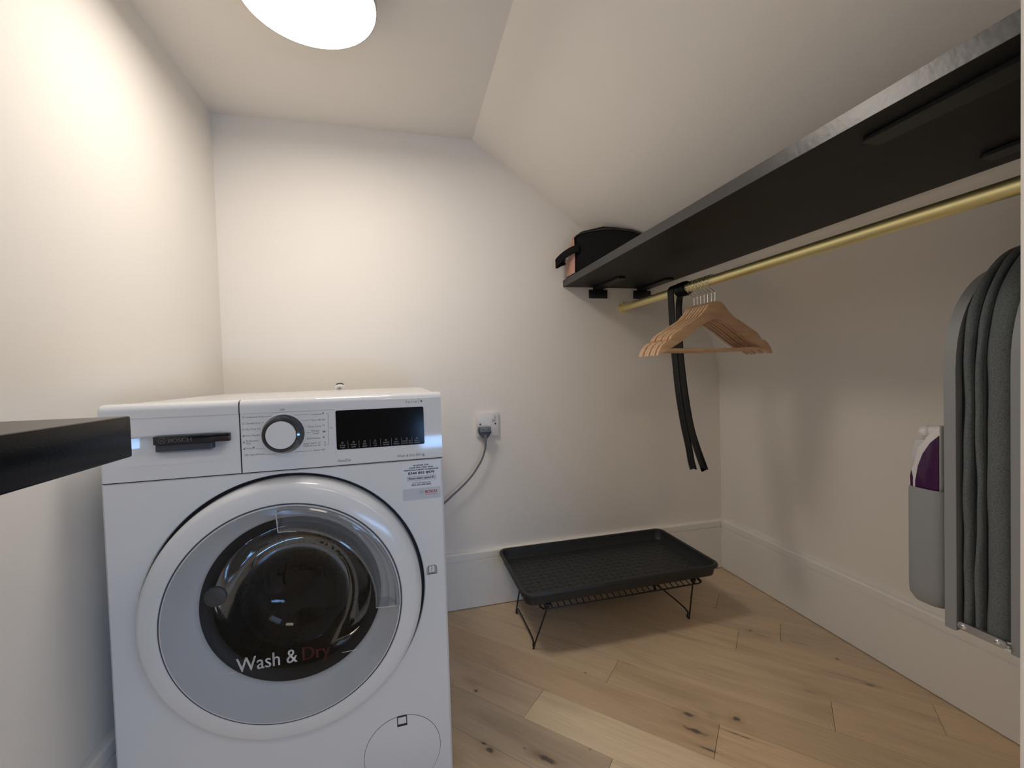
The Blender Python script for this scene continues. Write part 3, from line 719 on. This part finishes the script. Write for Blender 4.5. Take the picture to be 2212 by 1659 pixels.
# ------------------------------------------------------------------ hangers
HALF = [(0, -.076), (.016, -.078), (.029, -.087), (.038, -.104), (.057, -.123), (.104, -.147), (.142, -.168), (.152, -.177), (.156, -.185), (.153, -.191),
        (.160, -.190), (.169, -.191), (.183, -.202), (.193, -.218), (.197, -.232), (.188, -.228), (.160, -.215), (.122, -.195), (.072, -.160), (.040, -.140), (.015, -.128), (0, -.127)]
def hanger_body():
    bm = bmesh.new()
    R = [p for p in HALF]; L = [(-x, z) for x, z in reversed(HALF[1:-1])]
    add_prism(bm, R+L, 'y', -.0054, .0054, .0022, 2)
    return bm
def make_hanger(y, rz, label):
    h = empty('wooden_hanger', (-.46, y, 1.135+RR+.0015), rz); tag(h, label, 'hanger', 'wooden hangers on the brass rail')
    return h
labels = ['wooden hanger nearest the camera, its whole side showing', 'second wooden hanger from the camera, right behind the front one', 'third wooden hanger from the camera', 'middle one of the seven wooden hangers, with three in front of it',
          'third wooden hanger from the black belts', 'second wooden hanger from the black belts', 'wooden hanger nearest the back wall, next to the black belts']
h0 = make_hanger(-.5285, math.radians(-.2), labels[0])
OX = .010
bm = hanger_body(); bmesh.ops.translate(bm, verts=bm.verts[:], vec=(OX, 0, .0))
finish('shoulders', bm, M_hanger, h0, True)
tube('trouser_bar', [(OX-.172, 0, -.2160), (OX, 0, -.2190), (OX+.172, 0, -.2160)], .0052, M_hanger, h0, 10)
R1 = RR+.0015
hook = [(OX, 0, -.068), (OX, 0, -.044), (OX-.003, 0, -.040), (OX-.022, 0, -.024), (-.0125, 0, -.0175)]
hook = [(OX, 0, -.080), (OX, 0, -.052), (OX-.002, 0, -.047), (-.012, 0, -.034), (-.0190, 0, -.022)]
for k in range(9):
    a = math.radians(195-25*k); hook.append((.0175*math.cos(a), 0, -.0175+.0190*math.sin(a)))
tube('hook', smooth_path(hook, 3), .0013, M_chrome, h0, 8)
ys = [-.5285, -.5130, -.4970, -.4815, -.4660, -.4490, -.4350]; rz = [-.2, -1.35, .05, -1.2, .1, -1.1, .1]
for i in range(1, 7):
    h = h0.copy(); COL.objects.link(h); h.location.y = ys[i]; h.rotation_euler.z = math.radians(rz[i]); h['label'] = labels[i]
    for ch in list(h0.children):
        c = ch.copy(); COL.objects.link(c); c.parent = h

# ------------------------------------------------------------------ black belts folded over the rail
bt = empty('belt', (-.46, -.355, 1.135)); tag(bt, 'black ribbed belt folded over the brass rail between the wooden hangers and the back wall', 'belt')
A = [(-.476, y, z) for y, z in ((-.452, .560), (-.440, .590), (-.430, .631), (-.407, .702), (-.383, .803), (-.367, .920), (-.358, 1.02), (-.354, 1.085))]
B = [(-.450, y, z) for y, z in ((-.356, 1.085), (-.356, 1.02), (-.358, .940), (-.375, .821), (-.402, .700), (-.432, .629), (-.462, .575), (-.470, .560))]
arc = [(-.46+.0185*math.cos(math.radians(a)), -.354-.001*(170-a)/150, 1.135+.0185*math.sin(math.radians(a))) for a in range(175, 0, -15)]
path = smooth_path([Vector(p)-Vector((-.46, -.355, 1.135)) for p in A+arc+B], 4)
bm = bmesh.new(); prev = None; n = 18; N = len(path)
cs = [(k/n-.5, .0020+.0014*abs(math.sin(k/n*3*math.pi))) for k in range(n+1)]
for i, p in enumerate(path):
    t = (path[min(i+1, N-1)]-path[max(i-1, 0)]).normalized()
    wv = Vector((0, 1, 0)); wv = (wv-t*wv.dot(t)).normalized(); nv = t.cross(wv).normalized()
    wd = .031
    if i < 3: sk = lambda u: -t*(.020*(.5+u))*(3-i)/3*-1
    def off(u):
        if i == 0: return t*(.016*(u+.5))
        if i == N-1: return -t*(.016*(u+.5))
        return Vector((0, 0, 0))
    ring = [bm.verts.new(p+wv*u*wd+nv*h+off(u)) for u, h in cs]+[bm.verts.new(p+wv*u*wd-nv*.0010+off(u)) for u, h in reversed(cs)]
    if prev:
        for k in range(len(ring)): bm.faces.new((prev[k], prev[(k+1) % len(ring)], ring[(k+1) % len(ring)], ring[k]))
    else: bm.faces.new(ring)
    prev = ring
bm.faces.new(list(reversed(prev)))
finish('strap', bm, M_strap, bt, True)
for k in range(5):
    yc = -.379-.0085*k+.355
    tube('keeper_loop', [((RR+.0052)*math.cos(math.radians(a)), yc, (RR+.0052)*math.sin(math.radians(a))) for a in range(0, 360, 20)], .0046, M_strap, bt, 8, True)

# ------------------------------------------------------------------ case on the shelf
BO = Vector((-.62, -.12, 1.2408))
bag = empty('storage_case', BO); tag(bag, 'black soft case with pink end and carry strap on the far end of the shelf', 'case')
foot = [(-.7000, -.006), (-.7080, -.016), (-.7085, -.050), (-.7060, -.085), (-.7005, -.100), (-.6900, -.1120), (-.6600, -.1380), (-.6200, -.1700), (-.5800, -.2020), (-.5400, -.2330), (-.5150, -.2500), (-.4900, -.2560), (-.4650, -.2380), (-.4600, -.2000), (-.4900, -.1200), (-.5300, -.0500), (-.5700, -.010), (-.6300, -.006)]
topz = [1.352, 1.350, 1.368, 1.386, 1.394, 1.401, 1.403, 1.402, 1.394, 1.379, 1.363, 1.350, 1.34, 1.34, 1.37, 1.39, 1.40, 1.38]
def lim(x, z): return min(z, slope_z(x)-.004)
cx0, cy0 = -.60, -.12
bm = bmesh.new(); rings = []
for (k, dz, ins) in ((0, 0, .006), (1, .006, 0), (2, None, 0), (3, None, .004), (4, None, .012)):
    ring = []
    for (x, y), z in zip(foot, topz):
        d = Vector((cx0-x, cy0-y)); d = d.normalized()*ins; xx, yy = x+d.x, y+d.y
        zt = lim(xx, z)
        zz = 1.2413+dz if dz is not None else zt-(.010 if k == 2 else .003 if k == 3 else 0)
        ring.append(bm.verts.new((xx-BO.x, yy-BO.y, zz-BO.z)))
    rings.append(ring)
for a, b in zip(rings, rings[1:]):
    for i in range(len(a)): bm.faces.new((a[i], a[(i+1) % len(a)], b[(i+1) % len(b)], b[i]))
bm.faces.new(rings[0]); c = bm.verts.new((cx0-BO.x, cy0-BO.y, min(slope_z(cx0)-.004, 1.42)-BO.z))
for i in range(len(foot)): bm.faces.new((rings[-1][i], rings[-1][(i+1) % len(foot)], c))
finish('case_body', bm, M_bag, bag, True)
tube('piping', [(x-BO.x-.001, y-BO.y-.001, lim(x, z)-.010-BO.z) for (x, y), z in list(zip(foot, topz))[3:12]], .0030, M_binding, bag, 8)
tube('piping', [(x-BO.x-.001, y-BO.y-.001, .0045) for (x, y) in foot[1:12]], .0025, M_binding, bag, 8)
bm = bmesh.new(); rows = []
for j in range(9):
    t = j/8; row = []
    for i in range(9):
        u = i/8; y = -.014-.084*u; zt = 1.343+.045*u
        z = 1.2500+(zt-1.2500)*t
        x = -.7100-.006*math.sin(math.pi*u)*math.sin(math.pi*t)-.001*math.sin(9*u+5*t)+(.006*(u-.55) if u > .55 else 0)
        row.append(bm.verts.new((x-BO.x, y-BO.y, z-BO.z)))
    rows.append(row)
for j in range(8):
    for i in range(8): bm.faces.new((rows[j][i], rows[j][i+1], rows[j+1][i+1], rows[j+1][i]))
finish('end_panel', bm, M_pink, bag, True, label='pink end panel with white lettering')
bm = bmesh.new()
mt = Matrix.Translation((-.7195-BO.x, -.030-BO.y, .060)) @ Matrix.Rotation(math.radians(-90), 4, 'Z')
add_text(bm, 'CARE', 0, 0, .055, 0, .017, .0006, mtx=mt); finish('lettering', bm, M_print_white, bag)
P = [(-.700, -.118, 1.335), (-.716, -.108, 1.332), (-.742, -.085, 1.318), (-.764, -.060, 1.296), (-.760, -.040, 1.291), (-.735, -.020, 1.305), (-.708, -.012, 1.315)]
bm = bmesh.new(); path = smooth_path([Vector(p)-BO for p in P], 5); prev = None
for i, p in enumerate(path):
    t = (path[min(i+1, len(path)-1)]-path[max(i-1, 0)]).normalized()
    wv = Vector((0, 0, 1)); wv = (wv-t*wv.dot(t)).normalized(); nv = t.cross(wv)
    ring = [bm.verts.new(p+wv*a*.0135+nv*cc*.0015) for a, cc in ((-1, -1), (1, -1), (1, 1), (-1, 1))]
    if prev:
        for k in range(4): bm.faces.new((prev[k], prev[(k+1) % 4], ring[(k+1) % 4], ring[k]))
    else: bm.faces.new(ring)
    prev = ring
bm.faces.new(prev); finish('carry_strap', bm, M_bag, bag, True)

# ------------------------------------------------------------------ boot tray on a folding wire rack
rk = empty('wire_rack', (-.675, -.2, 0)); tag(rk, 'low black folding wire rack standing on the oak floor under the tray', 'rack')
RXa, RXb = -.285, .285; ZR = .1655
def rk_obj(n, pts, r=.0022, closed=False, nn=8): return tube(n, pts, r, M_wire, rk, nn, closed)
per = []
for (cx, cy, a) in ((RXb-.02, .125, 0), (RXa+.02, .125, 90), (RXa+.02, -.158, 180), (RXb-.02, -.158, 270)):
    for k in range(5):
        t = math.radians(a+22.5*k); per.append((cx+.02*math.cos(t), cy+.02*math.sin(t), ZR-.007))
rk_obj('perimeter_wire', per, .0026, True)
for y in (-.140, .0): rk_obj('long_wire', [(RXa+.002, y, ZR-.0035), (RXb-.002, y, ZR-.0035)], .0018)
for k in range(27):
    x = RXa+.021*(k+.55)
    if x < RXb-.005: rk_obj('cross_wire', [(x, -.178, ZR-.0045), (x, -.150, ZR+.0015), (x, .142, ZR+.0015)], .0016, False, 6)
for s, fx, tx in ((-1, -.2965, -.262), (1, .2720, .258)):
    P = [(tx, -.158, ZR-.012), (fx-.004*s*0, -.1160, .012), (fx, -.112, .004), (fx, -.104, .006), (fx, -.094, .028), (fx, .080, .028), (fx, .092, .008), (fx, .098, .004), (fx, .104, .012), (tx, .118, ZR-.004)]
    rk_obj('leg_frame', smooth_path(P, 3), .0027)
    for y in (-.160, .118):
        bm = bmesh.new(); add_tube(bm, [(tx-.008*s, y, ZR-.004), (tx+.008*s, y, ZR-.004)], .0052, 10); add_tube(bm, [(tx, y, ZR-.004), (tx, y, ZR-.016)], .0048, 8); finish('hinge_clip', bm, M_wire, rk, True)
tr = empty('boot_tray', (-.670, -.202, ZR+.0045)); tag(tr, 'black plastic boot tray with raised rim and tread pattern resting on the wire rack', 'tray')
def rrloop(hx, hy, r, n=6):
    P = []
    for (cx, cy, a) in ((hx-r, hy-r, 0), (-hx+r, hy-r, 90), (-hx+r, -hy+r, 180), (hx-r, -hy+r, 270)):
        for k in range(n+1):
            t = math.radians(a+90*k/n); P.append((cx+r*math.cos(t), cy+r*math.sin(t)))
    return P
bm = bmesh.new(); prev = None
TP = [(.318, .152, .02, 0), (.330, .164, .024, 0), (.336, .170, .026, .004), (.3395, .1735, .027, .024), (.340, .174, .027, .030), (.346, .180, .03, .031), (.3485, .1825, .031, .034), (.3485, .1825, .031, .0405), (.3465, .1805, .03, .0435), (.342, .176, .029, .0440), (.3385, .1725, .028, .0415), (.334, .168, .026, .012), (.330, .164, .024, .0060), (.320, .154, .022, .0040)]
first = None
for (hx, hy, r, z) in TP:
    L = [bm.verts.new((x, y, z)) for x, y in rrloop(hx, hy, r)]
    if prev:
        for i in range(len(L)): bm.faces.new((prev[i], prev[(i+1) % len(L)], L[(i+1) % len(L)], L[i]))
    else: first = L
    prev = L
bm.faces.new(prev); bm.faces.new(list(reversed(first)))
finish('tray', bm, M_tray, tr, True)
bm = bmesh.new()
for i in range(27):
    for j in range(12):
        x = -.305+i*.0235; y = -.135+j*.0245
        a = math.radians(38 if (i+j) % 2 else -38)
        m4 = Matrix.Translation((x, y, .0040)) @ Matrix.Rotation(a, 4, 'Z')
        add_prism(bm, [(-.0085, -.0011), (.0085, -.0011), (.0085, .0011), (-.0085, .0011)], 'z', -.0002, .0011, 0, 1, m4)
o = finish('tread_pattern', bm, M_tray, tr); o['kind'] = 'stuff'

# ------------------------------------------------------------------ ironing board hung on the pier
ib = empty('ironing_board', (-.22, -1.10, .40)); tag(ib, 'grey folded ironing board with charcoal cover hanging upright at the right edge', 'ironing board')
def board_outline(xl, xr, z0, zs, zt, ex=2.1, n=26):
    c = (xl+xr)/2; a = (xr-xl)/2; P = [(xl, z0), (xr, z0)]
    for k in range(n+1):
        t = math.pi*k/n; cc, ss = math.cos(t), math.sin(t)
        P.append((c+a*math.copysign(abs(cc)**(2/ex), cc), zs+(zt-zs)*abs(ss)**(2/ex)))
    return P
BXL, BXR = -.18, .16
def layer(nm, x0, x1, z0, zs, zt, y0, y1, m, bev, seg=3, ex=2.1, **k):
    return prism(nm, board_outline(x0, x1, z0-.40, zs-.40, zt-.40, ex), 'y', y0+1.10, y1+1.10, m, ib, bev, seg, True, **k)
layer('frame', BXL, BXR, .395, .865, 1.055, -1.0675, -1.0500, M_greyp, .0015, 2)
layer('core', BXL+.016, BXR-.016, .41, .86, 1.06, -1.139, -1.0675, M_gap, 0, 1)
def ribbon(nm, y0, y1, seed, x_off, zt, z0=.412, m=M_fabric, amp=.0016):
    """padded layer of the cover: edge bulges softly and wobbles along its length"""
    out = board_outline(BXL+x_off, BXR-x_off, z0-.40, .46, zt-.40, 2.1, 44)
    # densify
    P = []
    for i in range(len(out)):
        a, b = Vector(out[i]), Vector(out[(i+1) % len(out)]); s = max(1, int((b-a).length/.02))
        for q in range(s): P.append(a+(b-a)*q/s)
    bm = bmesh.new(); prev = None; first = None; rg = random.Random(seed); ph = [rg.uniform(0, 6) for _ in range(4)]
    K = 9; c0 = Vector(((BXL+BXR)/2, .3))
    for k in range(K):
        t = k/(K-1); y = y0+(y1-y0)*t; bul = -.010*(abs(2*t-1)**2.4)
        ring = []
        for i, p in enumerate(P):
            dirv = (p-Vector(((BXL+BXR)/2, min(p.y, .46)))); dirv = dirv.normalized() if dirv.length > 1e-6 else Vector((0, 1))
            s = p.y*24
            wob = amp*(math.sin(s+ph[0])+.6*math.sin(2.3*s+ph[1]+3*t))
            q = p+dirv*(bul+wob)
            yy = y+amp*.8*math.sin(s*.7+ph[2])*(0 if k in (0, K-1) else 1)
            ring.append(bm.verts.new((q.x, yy+1.10, q.y)))
        if prev:
            for i in range(len(ring)): bm.faces.new((prev[i], prev[(i+1) % len(ring)], ring[(i+1) % len(ring)], ring[i]))
        else: first = ring
        prev = ring
    bm.faces.new(prev); bm.faces.new(list(reversed(first)))
    return finish(nm, bm, m, ib, True)
ribbon('cover_fold', -1.0875, -1.0700, 1, .006, 1.088, .405)
ribbon('cover_fold', -1.1030, -1.0885, 2, .004, 1.092, .415)
ribbon('cover', -1.1375, -1.1045, 3, .001, 1.095, .413, amp=.0012)
for y in (-1.0880, -1.1037):
    out = board_outline(BXL+.008, BXR-.008, .015, .46, .684, 2.1, 40)
    tube('piping', [(x, y+1.10, z) for x, z in out], .0016, M_piping, ib, 6, True)
layer('back_shell', BXL, BXR, .398, .865, 1.07, -1.2300, -1.1385, M_greyp, .002, 2)
box('wall_bracket', -.06, .06, NY0+1.10+.0005, -.1300, .30, .50, M_greyp, ib, .004)
# hinge plate and rivets at the foot
prism('hinge_plate', rrect(-.037, .028, .0, .014, .006), 'x', BXL-.006, BXL-.001, M_zinc, ib, .001, 1, True).location = (0, .0, .004)
for y in (-.0, -.0, ):
    pass
for yv in (.019, -.026):
    bm = bmesh.new(); bmesh.ops.create_uvsphere(bm, u_segments=14, v_segments=8, radius=.0048, matrix=Matrix.Translation((BXL-.006, yv, .011)) @ Matrix.Diagonal((.6, 1, 1, 1))); finish('rivet', bm, M_chrome, ib, True)
tube('leg_end', [(BXL-.003, -.030, .012), (BXL-.003, -.037, .010), (BXL+.01, -.038, .006)], .004, M_zinc, ib, 8)
# pocket that holds the iron: open-topped box with rounded corners
bm = bmesh.new()
def pk(hx, hy, r, z, cx=-.085, cy=.0835, zoff=None): return [(cx+x, cy+y, z) for x, y in rrloop(hx, hy, r, 5)]
PL = [(.086, .0250, .018, .040), (.093, .0320, .020, .030), (.0945, .0336, .021, .048), (.0945, .0336, .021, .235), (.0935, .0326, .020, .2385), (.0915, .0306, .019, .2390), (.0905, .0296, .019, .236), (.0905, .0296, .019, .060), (.080, .020, .015, .050)]
PL = [(.080, .0190, .018, .0150), (.088, .0270, .020, .0180), (.0935, .0326, .020, .0300), (.0945, .0336, .021, .048)]+PL[3:]
prev = None
for (hx, hy, r, z) in PL:
    L = [bm.verts.new(p) for p in pk(hx, hy, r, z)]
    if prev:
        for i in range(len(L)): bm.faces.new((prev[i], prev[(i+1) % len(L)], L[(i+1) % len(L)], L[i]))
    else: bm.faces.new(L)
    prev = L
bm.faces.new(list(reversed(prev)))
finish('iron_holder', bm, M_greyp, ib, True)

# steam iron standing nose-down in the holder
ir = empty('steam_iron', (-.343, -1.0155, .52)); tag(ir, 'white and purple steam iron standing in the grey holder of the ironing board', 'iron')
side = [(.0230, -.06), (.0270, .122), (.0270, .140), (.0230, .168), (.012, .196), (.000, .219), (-.014, .236), (-.024, .240), (-.024, -.06), (-.010, -.10), (.010, -.10)]
prism('iron_body', side, 'x', -.048, .052, M_white, ir, .006, 3, True)
pur = [(.0165, .06), (.0160, .130), (.012, .160), (.004, .185), (-.008, .207), (-.0215, .222), (-.0215, .06)]
bm = bmesh.new(); add_prism(bm, pur, 'x', -.0495, -.046, .0012, 2); finish('water_tank', bm, M_purple, ir, True, label='dark purple side panel')
prism('side_stripe', [(.0242, .10), (.0250, .137), (.0235, .150), (.0205, .136), (.0210, .10)], 'x', -.0492, -.046, M_purple, ir, .0005, 1)
bm = bmesh.new(); add_prism(bm, [(.024, .150), (.0250, .185), (.0185, .210), (-.002, .211), (-.002, .190), (.004, .170)], 'x', -.044, .030, .002, 2); finish('spout', bm, mat('clear_white', (.62, .62, .64), .2), ir, True)
bm = bmesh.new(); bmesh.ops.create_uvsphere(bm, u_segments=20, v_segments=12, radius=.0125, matrix=Matrix.Translation((-.036, .003, .226)) @ Matrix.Diagonal((1.2, 1, 1, 1))); add_tube(bm, [(-.036, -.001, .226), (-.036, -.020, .230)], [.012, .010], 16)
finish('cord_knob', bm, M_white, ir, True)

# ------------------------------------------------------------------ ceiling lamp
lp = empty('ceiling_light', (-1.5173, -.5846, HC-.0005)); tag(lp, 'round flush ceiling light, lit white, above the washing machine', 'lamp')
def lathe_z(name, prof, m, parent, seg=96):
    bm = bmesh.new(); rings = []
    for (r, z) in prof:
        rings.append([bm.verts.new((0, 0, z))] if r < 1e-6 else [bm.verts.new((r*math.cos(2*math.pi*k/seg), r*math.sin(2*math.pi*k/seg), z)) for k in range(seg)])
    for i in range(len(rings)-1):
        a, b = rings[i], rings[i+1]
        for k in range(seg):
            k2 = (k+1) % seg
            if len(a) == 1: bm.faces.new((a[0], b[k2], b[k]))
            elif len(b) == 1: bm.faces.new((a[k], a[k2], b[0]))
            else: bm.faces.new((a[k], a[k2], b[k2], b[k]))
    return finish(name, bm, m, parent, True)
lathe_z('housing', [(.138, 0), (.1428, -.002), (.1428, -.0535), (.1415, -.0545), (.1400, -.0545), (.1400, -.040)], M_lampbody, lp)
lathe_z('diffuser', [(.1399, -.0490), (.1380, -.0525), (.12, -.0535), (0, -.0540)], M_diff, lp)
